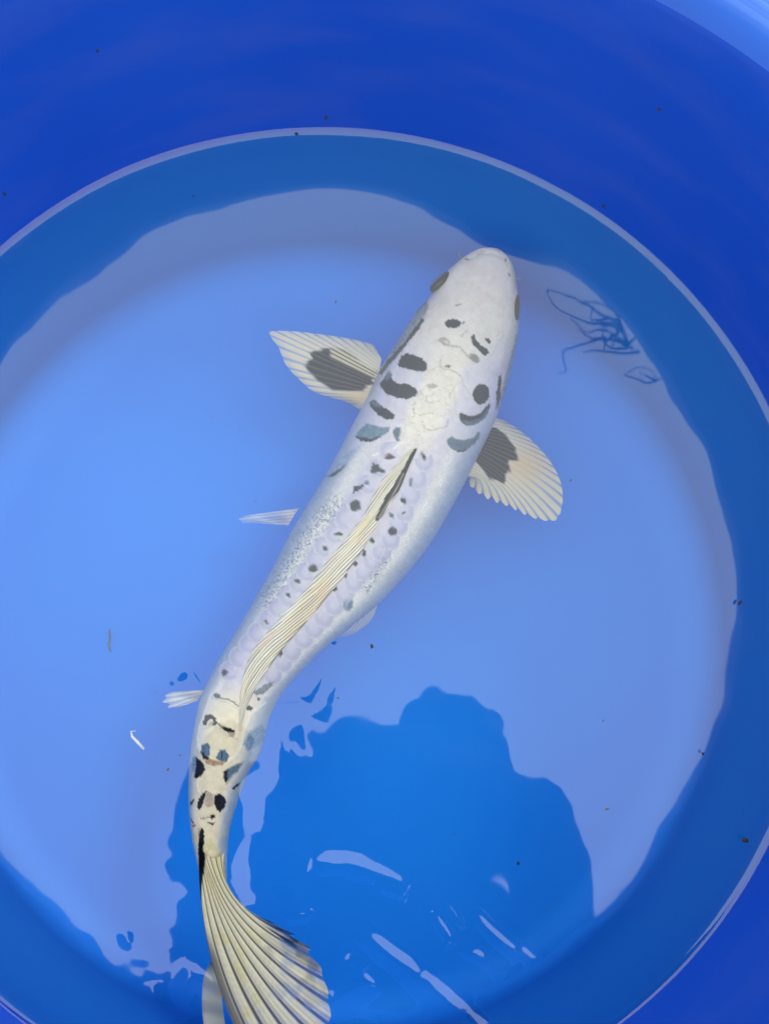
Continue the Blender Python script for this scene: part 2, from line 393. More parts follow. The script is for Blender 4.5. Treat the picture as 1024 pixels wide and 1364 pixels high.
INK = lin(34, 41, 52); INKD = lin(26, 28, 36); TEAL = lin(104, 134, 152); SLATE = lin(88, 112, 130)
ROSE = lin(190, 174, 160); MINT = lin(190, 208, 190)
POLY = [  # (points, colour, edge softness px)
    (C3([(720, 165), (745, 140), (762, 185), (800, 225), (850, 255), (858, 280), (835, 312), (805, 295), (775, 255), (735, 225)]), INK, 1.0),
    (C3([(820, 175), (850, 168), (875, 195), (862, 218), (845, 205)]), INK, .8),
    (C3([(165, 375), (195, 305), (240, 288), (300, 300), (350, 325), (385, 360), (392, 415), (350, 432), (290, 420), (230, 405), (180, 390)]), INK, 1.0),
    (C3([(32, 520), (60, 480), (100, 425), (118, 450), (130, 490), (165, 515), (230, 515), (290, 540), (322, 580), (300, 615), (230, 637), (160, 625), (90, 600), (45, 560)]), INK, 1.0),
    (C3([(60, 480), (95, 415), (118, 420), (125, 470), (95, 500)]), SLATE, 3.5),
    (C2([(705, 540), (738, 522), (780, 560), (830, 588), (868, 620), (855, 647), (810, 645), (760, 617), (715, 575)]), INK, 1.0),
    (C2([(712, 540), (738, 524), (775, 555), (790, 580), (740, 570)]), SLATE, 3),
    (C2([(630, 720), (690, 668), (740, 680), (770, 695), (832, 690), (830, 722), (780, 755), (720, 785), (660, 778), (622, 752)]), TEAL, 1.6),
    (C2([(622, 745), (660, 752), (720, 765), (775, 748), (780, 757), (720, 787), (660, 780), (625, 762)]), INK, 1.2),
    (C3([(630, 750), (650, 735), (690, 755), (740, 762), (800, 735), (840, 690), (860, 660), (870, 690), (845, 760), (800, 800), (740, 832), (690, 835), (640, 805)]), INK, 1.0),
    (C3([(650, 790), (720, 800), (800, 775), (862, 690), (845, 760), (800, 802), (740, 834), (690, 837)]), SLATE, 2.5),
    (C3([(535, 950), (570, 912), (620, 935), (680, 942), (740, 925), (780, 885), (795, 890), (780, 940), (740, 985), (680, 1025), (620, 1030), (560, 1000)]), SLATE, 1.5),
    (C3([(560, 1000), (620, 1022), (680, 1018), (720, 1000), (680, 1035), (620, 1040)]), INK, 1.5),
    (C3([(125, 880), (150, 845), (190, 850), (196, 890), (180, 925), (190, 955), (160, 960), (135, 920)]), SLATE, 2.0),
    (C2([(428, 1003), (470, 978), (525, 945), (572, 912), (545, 955), (490, 998)]), INK, 1.6),
    (C2([(430, 1000), (560, 850), (640, 810), (610, 870), (540, 945)]), lin(150, 172, 198), 6),
    # spots beside the dorsal fin, left
    (C8([(835, 330), (870, 285), (920, 300), (940, 320), (890, 335)]), INK, 1.0),
    (C8([(720, 435), (745, 360), (785, 365), (815, 410), (855, 430), (840, 450), (790, 445), (745, 455)]), INK, 1.0),
    (C8([(570, 625), (585, 560), (640, 555), (670, 530), (672, 560), (620, 605)]), INK, 1.0),
    (C8([(660, 530), (690, 510), (718, 520), (710, 545), (672, 552)]), SLATE, 1.2),
    (C8([(720, 430), (745, 455), (840, 450), (820, 480), (760, 475)]), MINT, 1.2),
    # tail stalk
    (C6([(255, 265), (290, 200), (340, 200), (378, 240), (362, 262), (330, 240), (292, 262), (290, 302), (262, 295)]), INKD, .8),
    (C6([(350, 240), (382, 265), (372, 292), (330, 300), (345, 275)]), INKD, .8),
    (C6([(420, 305), (470, 310), (530, 335), (535, 365), (480, 365), (440, 340)]), INKD, .9),
    (C6([(475, 350), (535, 360), (525, 398), (480, 395)]), ROSE, 1.0),
    (C6([(238, 520), (250, 460), (300, 440), (325, 465), (315, 550), (285, 580), (255, 570)]), lin(92, 118, 146), 1.0),
    (C6([(370, 575), (400, 500), (450, 500), (482, 555), (470, 605), (400, 600)]), lin(92, 118, 146), 1.0),
    (C6([(250, 565), (300, 555), (340, 590), (400, 600), (470, 600), (430, 632), (360, 645), (290, 620)]), lin(176, 146, 118), 1.2),
    (C6([(240, 530), (265, 520), (285, 560), (320, 555), (300, 585), (265, 585)]), INKD, 1.0),
    (C6([(415, 520), (430, 525), (425, 590), (412, 585)]), INKD, .8),
    (C6([(190, 560), (230, 585), (270, 630), (282, 680), (255, 720), (205, 755), (180, 735), (195, 650)]), INKD, 1.6),
    (C6([(165, 560), (195, 560), (200, 640), (190, 700), (165, 690)]), lin(120, 150, 178), 2.5),
    (C6([(430, 690), (500, 640), (560, 620), (610, 600), (560, 690), (500, 740), (462, 800), (435, 740)]), lin(96, 118, 138), 3.0),
    (C6([(430, 690), (480, 665), (470, 700), (470, 770), (455, 800), (436, 745)]), INKD, 1.6),
    (C6([(495, 830), (540, 805), (585, 765), (560, 815), (515, 848)]), INKD, 1.0),
    (C6([(208, 965), (225, 915), (255, 875), (295, 845), (280, 900), (258, 970), (230, 1022), (210, 1005)]), INKD, 1.0),
    (C6([(355, 880), (420, 882), (462, 940), (445, 995), (410, 1042), (372, 1020), (352, 960)]), INKD, 1.2),
    (C6([(290, 850), (350, 880), (350, 990), (300, 1000), (262, 975), (280, 905)]), ROSE, 1.6),
    (C6([(320, 1060), (355, 1050), (368, 1085), (330, 1105)]), INKD, 1.2), (C6([(285, 1110), (330, 1125), (360, 1120), (345, 1148), (300, 1130)]), INKD, 1.2),
    (C6([(145, 960), (185, 920), (188, 940), (150, 985)]), INKD, 1.0),
    (C6([(165, 1150), (195, 1130), (200, 1150), (175, 1172)]), lin(206, 120, 112), 1.2),
    (C6([(150, 1080), (185, 1120), (180, 1140), (155, 1110)]), INK, 1.2),
    (C6([(225, 1280), (230, 1200), (245, 1160), (268, 1190), (272, 1300), (250, 1400), (215, 1400)]), lin(10, 10, 12), .8),
    (C6([(600, 450), (650, 350), (760, 285), (795, 330), (785, 400), (740, 470), (640, 520)]), lin(126, 154, 180), 3.5),
    (C6([(625, 130), (655, 118), (690, 145), (670, 170), (635, 165)]), INKD, .9),
    (C6([(715, 65), (755, 70), (745, 84), (722, 80)]), INKD, .8),
    (C5([(235, 1160), (300, 1120), (380, 1080), (425, 1065), (390, 1130), (330, 1180), (265, 1195)]), lin(110, 122, 134), 1.6),
    (C5([(265, 1200), (300, 1215), (285, 1232)]), INKD, .8),
    # shaded cheek plates: slate skin along the jaw sides
    ([(515, 478), (530, 452), (552, 418), (568, 402), (572, 408), (560, 432), (540, 455), (522, 480)], lin(140, 146, 154), 2.0),
    ([(686, 448), (692, 440), (690, 470), (680, 510), (668, 545), (662, 548), (670, 510), (678, 480)], lin(140, 148, 158), 2.0),
    ([(503, 498), (514, 482), (536, 458), (555, 432), (563, 422), (565, 427), (557, 440), (540, 461), (520, 485), (508, 500)], lin(52, 54, 58), 1.6),
    ([(570, 398), (566, 405), (552, 420), (556, 412)], INK, 1.0),
    ([(664, 500), (668, 500), (667, 530), (662, 545), (660, 528)], INK, 1.2),
]
ELL = [  # (cx, cy, a, b, angle deg, colour, softness)
    (603, 431, 11.5, 6.2, 0, INK, 1.0), (617, 429.5, 3.2, 1.3, -55, SLATE, .8),
    (592, 454.5, 8.5, 4.8, 22, lin(160, 152, 146), 1.3), (594, 455, 6.0, 2.8, 22, lin(212, 198, 186), 1.6),
    (632, 477, 8.5, 4.8, 38, lin(140, 136, 132), 1.2),
    (640.5, 525, 11.2, 14, 10, INK, 1.0), (575, 514, 8, 3.6, 4, lin(184, 170, 160), 1.0), (596, 488, 5, 2, -8, lin(140, 124, 108), .9),
    (473, 673.5, 7.2, 7.6, 0, INK, 1.0), (451, 712, 5.6, 3.0, 0, INK, .9), (451, 717, 6, 4, 0, MINT, 1.2),
    (433, 731, 3.4, 3.8, 0, INK, .9), (431, 737, 5.2, 3.6, 10, MINT, 1.2), (417, 757, 6.8, 5.4, 0, INK, 1.0), (414, 764, 5, 2.2, 10, MINT, 1.2),
    (396, 774, 4.8, 3.4, 10, INK, .9), (394, 780, 5.6, 4.0, 0, MINT, 1.2), (384, 793, 2.8, 3.8, -30, INK, .9), (380, 798, 5.2, 5, 0, MINT, 1.2),
    (372, 817, 4.8, 4.0, 0, MINT, 1.0), (355, 829, 3.0, 4.5, -20, INK, .9), (351, 834, 5.0, 6, -15, MINT, 1.2),
    (299.5, 896, 4.0, 5.5, 20, INK, 1.0), (516.5, 606, 4.4, 1.0, -52, lin(150, 84, 52), .6),
    # right row
    (564, 608, 2.8, 7.0, -22, INK, .9), (547, 642, 2.6, 6.5, 10, SLATE, 1.0), (537, 667, 4.6, 4.0, 50, INK, 1.0), (533, 671, 4, 2.4, 20, MINT, 1.0),
    (521, 686, 4.5, 2.6, 50, SLATE, 1.0), (538, 683, 3.2, 1.6, -20, INK, .9), (523, 708, 6.6, 6.0, -20, INK, 1.0),
    (495.5, 721, 3.4, 4.6, 0, INK, .9), (493, 726, 4, 3, 0, MINT, 1.0), (485, 737, 3.0, 4.8, 0, INK, .9), (473, 751, 3, 4.2, 0, INK, .9), (460, 766, 3, 4.0, 0, INK, .9),
    (446, 784, 4.0, 4.2, 0, INKD, .8), (463, 806, 7.0, 8.5, 10, lin(130, 148, 172), 3.0), (467, 805, 3.5, 7, 12, lin(104, 124, 152), 1.5),
    (374, 870, 3.4, 4.2, 30, INK, .9), (361, 891, 4.5, 3.2, 20, MINT, 1.2),
    (289, 927, 5.0, 3.6, 10, lin(86, 102, 116), 1.0), (281, 964, 4.0, 2.4, -30, ROSE, 1.0),
    (591, 341, 0, 0, 0, INK, 1),
    # nostrils
    (673, 347, 1.9, 2.7, -20, lin(96, 92, 90), 1.2), (640, 337, 6, 2.0, -25, lin(196, 178, 160), 2.0), (622, 345, 4, 1.0, 5, lin(110, 104, 100), .9),
    (678, 366, 3.0, 1.2, 60, lin(150, 136, 120), 1.2), (610, 406, 4.5, .9, -22, lin(120, 104, 90), .8),
]
LINE = [  # (points, half width px, colour, strength)
    (C3([(480, 185), (520, 222), (580, 232), (640, 240), (690, 300), (740, 350)]), 1.0, lin(140, 140, 128), .7),
    (C3([(500, 310), (488, 380), (520, 412), (570, 410), (620, 440), (650, 465)]), .8, lin(150, 146, 126), .65),
    (C3([(390, 610), (380, 650), (430, 662), (490, 645)]), .8, lin(156, 152, 132), .6),
    (C3([(300, 650), (285, 740), (340, 755), (440, 740)]), .8, lin(160, 156, 138), .6),
    (C3([(355, 800), (370, 850), (420, 878), (480, 855), (540, 850), (550, 790)]), .8, lin(150, 146, 128), .65),
    (C3([(650, 470), (668, 530), (720, 600)]), .9, lin(176, 186, 170), .6),
    (C3([(392, 420), (440, 410), (480, 385)]), .9, lin(176, 182, 160), .6),
    (C3([(310, 610), (345, 580), (370, 555)]), .9, lin(176, 182, 160), .6),
    (C3([(610, 650), (600, 720), (640, 800)]), .9, lin(188, 190, 180), .6),
    (C3([(650, 160), (690, 115)]), .7, lin(150, 140, 120), .6), (C3([(635, 150), (655, 158)]), .7, lin(150, 140, 120), .6),
    # cheek / gill cover seams
    ([(508, 492), (520, 478), (540, 456), (556, 436), (563, 424)], 1.5, lin(96, 98, 100), .8),
    ([(563, 424), (574, 410), (584, 402)], 1.0, lin(214, 190, 166), .6),
    ([(556, 440), (570, 420), (590, 398), (596, 388)], 1.2, lin(234, 222, 200), .5),
    ([(664, 540), (668, 515), (670, 490), (676, 455), (684, 430)], 1.0, lin(236, 218, 196), .6),
    ([(660, 545), (665, 520), (665, 500)], 1.2, lin(92, 98, 104), .6),
    # tail plate seams
    (C6([(400, 62), (440, 70), (480, 76), (520, 100), (560, 130)]), 1.1, INKD, .85),
    (C6([(370, 275), (410, 300), (450, 335)]), 1.3, INKD, .85),
    (C6([(320, 20), (345, 70), (400, 88), (460, 95), (560, 160)]), .9, lin(150, 158, 140), .4),
    (C6([(255, 330), (340, 300), (420, 330), (460, 380), (560, 420)]), .9, lin(160, 160, 130), .35),
    (C6([(240, 1090), (290, 1085), (330, 1075)]), .9, INK, .6),
]
PEARL = [  # raised pale ridges
    (C6([(800, 100), (730, 150), (665, 205), (640, 280), (610, 360), (585, 490), (540, 560), (470, 610), (390, 640), (310, 620), (255, 570), (222, 480), (215, 400), (230, 300), (262, 210), (300, 100), (330, 20)]), 1.3),
    (C6([(215, 740), (205, 800), (220, 860)]), 1.4),
    (C8([(1000, 180), (920, 240), (740, 300)]), 1.2),
]
SCL_L = [(523, 600), (508, 622), (493, 645), (479, 667), (464, 690), (450, 710), (437, 727), (425, 744), (412, 761), (400, 777), (387, 793), (374, 810), (361, 826), (348, 843), (335, 858), (322, 874), (310, 892)]
SCL_R = [(563, 612), (554, 636), (546, 658), (538, 679), (530, 698), (519, 716), (507, 732), (495, 746), (483, 760), (470, 774), (457, 789), (444, 804), (431, 819), (417, 834), (403, 849), (389, 864), (375, 880), (363, 897)]
def mixc(c, c2, m): return c * (1 - m[:, None]) + np.asarray(c2) * m[:, None]
def paint(px, py, tt, spots=True):
    """skin colour at plan position; tt = -1 left flank .. 0 back .. 1 right flank"""
    n = len(px)
    at_ = np.abs(tt)
    c = np.tile(lin(232, 226, 214), (n, 1))
    head = 1 - sstep(392, 450, py + .25 * (px - 630))
    c = mixc(c, lin(230, 221, 212), head * .9)
    # lavender shoulders beside the cream nape
    lav = sstep(430, 500, py) * sstep(.16, .36, at_ + .1 * (fbm(px / 18, py / 18, 2, 8) - .5)) * (1 - sstep(560, 640, py))
    c = mixc(c, lin(208, 205, 222), lav * .85)
    # silver-blue flanks, with side shading and some blue bounce painted in
    tail = sstep(900, 960, py)
    body = sstep(560, 640, py) * (1 - tail)
    band = body * (1 - sstep(.46, .60, at_))
    c = mixc(c, lin(198, 194, 216), band * .85)
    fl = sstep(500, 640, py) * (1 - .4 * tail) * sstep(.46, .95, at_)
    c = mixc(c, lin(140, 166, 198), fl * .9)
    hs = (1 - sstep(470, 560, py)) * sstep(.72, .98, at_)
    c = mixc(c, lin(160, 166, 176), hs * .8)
    # pearly stipple along the lateral edge of the bare skin
    st = np.exp(-((at_ - .60) / .10) ** 2) * body
    sp = sstep(.52, .72, noise(px * .9, py * .9, 3))
    c = mixc(c, lin(246, 244, 236), st * sp * .85)
    c = mixc(c, lin(228, 230, 232), st * .35)
    # dark pepper
    pepL = np.exp(-(sd_line(px, py, [(448, 672), (420, 700), (400, 730), (378, 765), (352, 800)]) / 14) ** 2)
    pepR = np.exp(-(sd_line(px, py, [(512, 735), (505, 760), (488, 782)]) / 9) ** 2)
    pn = sstep(.55, .68, noise(px * .75, py * .75, 12)) * .8 + sstep(.6, .8, noise(px * .33, py * .33, 15)) * .3
    c = mixc(c, lin(112, 132, 152), np.clip(1.15 * (pepL + .9 * pepR) * pn, 0, .85))
    # tail stalk
    c = mixc(c, lin(238, 226, 198), tail * (1 - sstep(.3, .75, at_)))
    c = mixc(c, lin(170, 188, 196), tail * sstep(.55, .95, at_) * .9)
    ye = sstep(1090, 1130, py) * sstep(.5, .62, fbm(px / 9, py / 9, 2, 22))
    c = mixc(c, lin(226, 216, 150), ye * .6)
    # veins and faint mottling
    c = c * (1 + .22 * (fbm(px / 7, py / 7, 3, 30) - .5) + .10 * (noise(px * .9, py * .9, 31) - .5))[:, None]
    nape = sstep(470, 500, py) * (1 - sstep(585, 610, py)) * (1 - sstep(.2, .42, at_))
    crk = np.exp(-((fbm(px / 13, py / 9, 2, 36) - .5) / .016) ** 2)
    c = mixc(c, lin(176, 166, 136), nape * crk * .5)
    hv = np.exp(-((fbm((px + .4 * py) / 6, (py - .4 * px) / 30, 2, 38) - .5) / .02) ** 2) * sstep(.35, .6, at_) * sstep(372, 420, py) * (1 - sstep(520, 580, py))
    c = mixc(c, lin(206, 170, 150), hv * .35)
    fb = sstep(.5, .9, at_) * sstep(600, 660, py) * (1 - tail)
    c = c * (1 + fb * .25 * (noise(px * .7, py * .7, 39) - .5))[:, None]
    pk = sstep(.55, .8, fbm(px / 11, py / 11, 2, 33)) * (1 - sstep(430, 620, py)) * .35
    c = mixc(c, lin(232, 212, 200), pk)
    gr = np.exp(-((at_ - .42) / .12) ** 2) * (1 - sstep(420, 600, py)) * sstep(380, 430, py)
    c = mixc(c, lin(226, 224, 200), gr * .3)
    if spots:
        jx = 2.6 * (fbm(px / 2.2, py / 2.2, 2, 40) - .5); jy = 3.0 * (fbm(px / 1.8, py / 3.0, 2, 43) - .5)
        X, Y = px + jx, py + jy
        grain = .62 + .55 * noise(px * .8, py * .45, 50) + .25 * noise(px / 5, py / 5, 51)
        for pts, wd, cc, s in LINE:
            pa = np.array(pts); bb = (X > pa[:, 0].min() - 5) & (X < pa[:, 0].max() + 5) & (Y > pa[:, 1].min() - 5) & (Y < pa[:, 1].max() + 5)
            if bb.any():
                m = s * np.exp(-(sd_line(X[bb], Y[bb], pts) / wd) ** 2); c[bb] = mixc(c[bb], cc, m)
        for pts, wd in PEARL:
            pa = np.array(pts); bb = (X > pa[:, 0].min() - 6) & (X < pa[:, 0].max() + 6) & (Y > pa[:, 1].min() - 6) & (Y < pa[:, 1].max() + 6)
            if bb.any():
                m = .8 * np.exp(-(sd_line(X[bb], Y[bb], pts) / wd) ** 2); c[bb] = mixc(c[bb], lin(244, 242, 230), m)
        for pts, cc, sf in POLY:
            pa = np.array(pts); bb = (X > pa[:, 0].min() - 5) & (X < pa[:, 0].max() + 5) & (Y > pa[:, 1].min() - 5) & (Y < pa[:, 1].max() + 5)
            if bb.any():
                d = sd_poly(X[bb], Y[bb], pts)
                m = 1 - sstep(-sf, sf * .6, d)
                c[bb] = mixc(c[bb], np.asarray(cc), m) * (1 + (grain[bb] - 1) * m)[:, None]
        for cx, cy, a, b, an, cc, sf in ELL:
            if a == 0: continue
            bb = (np.abs(X - cx) < a + b + 4) & (np.abs(Y - cy) < a + b + 4)
            if bb.any():
                ca, sa = math.cos(R(an)), math.sin(R(an))
                u = (X[bb] - cx) * ca + (Y[bb] - cy) * sa; v = -(X[bb] - cx) * sa + (Y[bb] - cy) * ca
                q = np.hypot(u / a, v / b); d = (q - 1) * min(a, b)
                m = 1 - sstep(-sf, sf * .6, d)
                c[bb] = mixc(c[bb], np.asarray(cc), m) * (1 + (grain[bb] - 1) * m)[:, None]
    return np.clip(c * np.array([1.02, .945, .865]), 0, .95)
def spot_relief(px, py):
    h = np.zeros(len(px))
    for pts, wd, cc, s in LINE:
        pa = np.array(pts); bb = (px > pa[:, 0].min() - 8) & (px < pa[:, 0].max() + 8) & (py > pa[:, 1].min() - 8) & (py < pa[:, 1].max() + 8)
        if bb.any(): h[bb] -= .0004 * s * np.exp(-(sd_line(px[bb], py[bb], pts) / 1.6) ** 2)
    for pts, wd in PEARL:
        pa = np.array(pts); bb = (px > pa[:, 0].min() - 8) & (px < pa[:, 0].max() + 8) & (py > pa[:, 1].min() - 8) & (py < pa[:, 1].max() + 8)
        if bb.any(): h[bb] += .0006 * np.exp(-(sd_line(px[bb], py[bb], pts) / 2.0) ** 2)
    return h

fish = empty('koi_fish', (0.0, 0.0, -.165))
tag(fish, 'white koi with slate black patches and cream fins swimming in the blue tub', 'fish')

def build_body():
    ns = 820
    Lw, Rw, hh, zc = body_stations(ns)
    tu = np.linspace(math.pi + .25, -.25, 210); tb = np.linspace(-.25, -math.pi + .25, 26)[1:-1]
    th = np.r_[tu, tb]
    co, si = np.cos(th), np.sin(th)
    e = 2 / 2.25
    cx = np.sign(co) * np.abs(co) ** e; sz = np.sign(si) * np.abs(si) ** e
    mid = (Lw + Rw) / 2; hv = (Rw - Lw) / 2
    P = mid[:, None, :] + hv[:, None, :] * cx[None, :, None]
    P[..., 2] = zc[:, None] + hh[:, None] * sz[None, :]
    s = np.linspace(0, 1, ns)
    nt_ = len(th)
    flat = P.reshape(-1, 3)
    px, py = plan(flat)
    tt = np.tile(cx, ns)
    up = np.tile(np.clip(si, 0, 1), ns)
    # form: flatter skull, cheek grooves, slight back ridge hollow by the dorsal fin, lumpy nape
    flat[:, 2] += up * spot_relief(px, py)
    flat[:, 2] += up * .0009 * (fbm(px / 16, py / 16, 2, 60) - .5) * sstep(380, 430, py)
    for g in ([(508, 492), (528, 470), (550, 442), (566, 420)], [(664, 548), (668, 515), (676, 470), (684, 440)]):
        flat[:, 2] -= up * .0022 * np.exp(-(sd_line(px, py, g) / 3.5) ** 2)
    # gill covers bulge outwards
    for (gx, gy) in ((540, 445), (682, 470)):
        b = np.exp(-(((px - gx) / 16) ** 2 + ((py - gy) / 24) ** 2))
        flat[:, 2] += up * .003 * b
    # mouth: lip crease
    lip = sd_line(px, py, [(624, 346), (640, 339), (655, 338), (668, 343), (677, 354)])
    flat[:, 2] -= up * .0006 * np.exp(-(lip / 2.6) ** 2)
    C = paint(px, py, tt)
    C = mixc(C, lin(176, 160, 148), .25 * np.exp(-(lip / 1.6) ** 2))
    under = np.tile(sstep(.1, -.3, si) if False else (si < -.1).astype(float), ns)
    C = mixc(C, lin(214, 214, 214), under)
    F_ = grid_faces(ns, nt_, True)
    caps = [list(range(nt_))[::-1], [(ns - 1) * nt_ + k for k in range(nt_)]]
    fl = F_.tolist() + caps
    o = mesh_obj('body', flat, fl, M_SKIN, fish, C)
    # coarse copy for laying things on the back
    q = P[::8, ::6]
    n1, m1 = q.shape[:2]
    bv = BVHTree.FromPolygons(flat.reshape(ns, nt_, 3)[::8, ::6].reshape(-1, 3).tolist(), grid_faces(n1, m1, True).tolist())
    return o, bv
body, BVH = build_body()
def back_z(P, default=-.03):
    out_ = np.empty(len(P))
    for i, p in enumerate(P):
        h = BVH.ray_cast(Vector((p[0], p[1], .2)), Vector((0, 0, -1)))
        out_[i] = h[0].z if h[0] is not None else default
    return out_

# ---- large mirror scales in two rows beside the dorsal fin
def build_scale(cx, cy, dx, dy, ln, wd, side):
    nv, na_ = 17, 15
    v = np.r_[np.linspace(0, .5, 7), .5 + .5 * np.sin(np.linspace(0, math.pi / 2, nv - 6))[1:]]; a = np.linspace(-1, 1, na_)
    prof = np.where(v < .5, .62 + .38 * np.sin(v * math.pi), np.sqrt(np.clip(1 - ((v - .5) / .5) ** 2, 0, 1)))
    prof[-1] = .02
    A, Vv = np.meshgrid(a, v)
    W = prof[:, None] * wd * A
    n_ = (-dy, dx)
    px = cx + dx * ln * (Vv - .5) + n_[0] * W
    py = cy + dy * ln * (Vv - .5) + n_[1] * W
    P = at(px.ravel(), py.ravel(), -.014)
    z = back_z(P)
    edge = np.maximum(np.abs(A), sstep(.6, 1, Vv))
    lift = -.0004 + .0009 * Vv + .0002 * (1 - A ** 2)
    lift = np.where((np.abs(A) > .99) | (Vv > .99), -.0012, lift)
    P = at(px.ravel(), py.ravel(), z)
    P[:, 2] = z + lift.ravel()
    qx, qy = plan(P)
    tt = np.full(len(P), .3 * side)
    C = paint(qx, qy, tt)
    eg = np.sqrt((A * prof[:, None]) ** 2 * sstep(.15, .5, Vv) + np.clip((Vv - .5) / .5, 0, 1) ** 2).ravel()
    lum = C.sum(1)
    dark = np.clip((1.42 - lum) / .45, 0, 1)
    lav_ = lin(198, 194, 216) * np.array([.97, .93, .87])
    Cb = C * .35 + lav_ * .65
    Cb = Cb * (1 + .10 * (fbm(qx / 3, qy / 3, 2, 66) - .5))[:, None]
    Cb = mixc(Cb, lin(152, 150, 178), np.exp(-((eg - .66) / .22) ** 2) * .42)
    Cb = mixc(Cb, lin(240, 238, 228), sstep(.84, .97, eg) * .55)
    for q_ in range(3): Cb[:, q_] = Cb[:, q_] * (1 - dark) + C[:, q_] * dark
    return mesh_obj('scale', P, grid_faces(nv, na_), M_SCALE, fish, Cb)
rnd = random.Random(4)
for side, row in ((-1, SCL_L), (1, SCL_R)):
    for i, (cx, cy) in enumerate(row):
        p = row[max(i - 1, 0)]; q = row[min(i + 1, len(row) - 1)]
        dx, dy = q[0] - p[0], q[1] - p[1]
        l = math.hypot(dx, dy); dx /= l; dy /= l
        an = (.78 if side < 0 else -.72) + rnd.uniform(-.12, .12)
        dx, dy = dx * math.cos(an) - dy * math.sin(an), dx * math.sin(an) + dy * math.cos(an)
        k = 1 - .12 * i / len(row)
        build_scale(cx + rnd.uniform(-1, 1) + (-2 if side < 0 else 1), cy + rnd.uniform(-1, 1), dx, dy, 36 * k * rnd.uniform(.92, 1.08), (16 if side < 0 else 15) * k * rnd.uniform(.9, 1.1), side)

# ---- fins
def ray_fin(name, inner_p, outer_p, zin, zout, nray, colf, nu=None, nv=40, ridge=.00025, notch=.0, bend=0, parent=None, zfun=None, label=None, bow=None):
    nu = nu or nray * 10 + 1
    I = catmull(inner_p, nu); O = catmull(outer_p, nu)
    u = np.linspace(0, 1, nu); v = np.linspace(0, 1, nv)
    U, Vv = np.meshgrid(u, v, indexing='ij')
    ph = U * nray * 2 * math.pi
    rc = .5 - .5 * np.cos(ph)                 # 1 on a ray, 0 in the membrane between rays
    if callable(notch): nch = notch(U)
    else: nch = notch
    lenf = 1 - nch * (1 - rc) * (.5 + noise(U * nray * 1.01, 0 * U, 71)) - .35 * nch * (noise(U * nray, 0 * U, 70) - .5)
    T = Vv * lenf
    px = I[:, None, 0] * (1 - T) + O[:, None, 0] * T
    py = I[:, None, 1] * (1 - T) + O[:, None, 1] * T
    if bow is not None:
        k = 4 * T * (1 - T)
        px = px + bow[0] * k * (U if len(bow) > 2 else 1); py = py + bow[1] * k * (U if len(bow) > 2 else 1)
    z = zin * (1 - T) + zout * T
    if zfun is not None: z = z + zfun(U, T, px, py)
    z = z + ridge * rc * sstep(0, .15, T) + .4 * ridge * np.cos(ph * 3) * sstep(.4, 1, T)
    P = at(px.ravel(), py.ravel(), z.ravel())
    C, A = colf(U.ravel(), T.ravel(), rc.ravel(), px.ravel(), py.ravel())
    o = mesh_obj(name, P, grid_faces(nu, nv), M_FIN, parent or fish, C, A)
    if label: o['label'] = label
    return o
CREAM = lin(246, 224, 178); MEMB = lin(184, 192, 198); WARM = lin(246, 208, 148)

def pec_left(u, t, rc, px, py):
    rc = sstep(.0, .42, rc); c = mixc(np.tile(MEMB, (len(u), 1)), CREAM, .3 + .7 * rc)
    w_ = np.exp(-(((px - 478) / 26) ** 2 + ((py - 532) / 16) ** 2))
    c = mixc(c, WARM, w_ * .9)
    X = px + 7 * (noise(u * 26, 0 * u, 80) - .5) * 2
    d = sd_poly(X, py, [(408, 482), (418, 468), (440, 462), (462, 468), (476, 482), (490, 491), (504, 497), (498, 508), (488, 521), (470, 521), (446, 520), (428, 507), (415, 495)])
    m = 1 - sstep(-2, 2, d)
    str_ = sstep(.25, .6, rc) * sstep(.0, .25, 1 - np.abs(u - .2) / .25) * (px > 440)
    c = mixc(c, lin(26, 26, 30), m * (1 - .75 * str_) * (.90 + .10 * sstep(.1, .5, rc)))
    a = .90 - .35 * (1 - rc) * sstep(.35, 1, t)
    a = np.maximum(a, m * .97) * (1 - .25 * sstep(.85, 1, t))
    return c, a
ray_fin('pectoral_fin', [(508, 478), (506, 490), (502, 505), (496, 520), (486, 542)],
        [(497, 459), (470, 452), (425, 445), (385, 441), (359, 443), (371, 463), (381, 486), (397, 504), (417, 521), (442, 530), (462, 536), (480, 546)],
        -.072, -.088, 19, pec_left, notch=.004, zfun=lambda U, T, x, y: .012 * np.exp(-((U - .88) / .1) ** 2) * T * 0 + .006 * np.sin(U * 5) * T,
        label='left chest fin, cream with a dark central blotch')

def pec_right(u, t, rc, px, py):
    rc = sstep(.0, .42, rc); c = mixc(np.tile(MEMB, (len(u), 1)), CREAM, .25 + .75 * rc)
    w_ = np.exp(-(((px - 700) / 28) ** 2 + ((py - 620) / 24) ** 2))
    c = mixc(c, WARM, w_ * .85)
    jj = 9 * (noise(u * 30, 0 * u, 84) - .5)
    d = sd_poly(px + jj * .6, py + jj, [(636, 590), (650, 570), (662, 572), (676, 583), (688, 598), (688, 610), (676, 611), (679, 626), (672, 641), (660, 641), (650, 636), (640, 622), (630, 610)])
    m = 1 - sstep(-1.5, 1.5, d)
    st = sstep(.2, .5, rc) * sstep(.3, .05, np.abs(u - .22)) * (t < .5) * .6 if False else 0
    c = mixc(c, lin(28, 28, 32), m * (.90 + .10 * sstep(.1, .5, rc)))
    a = .92 - .5 * (1 - rc) * sstep(.4, 1, t)
    return c, np.maximum(a, m * .97)
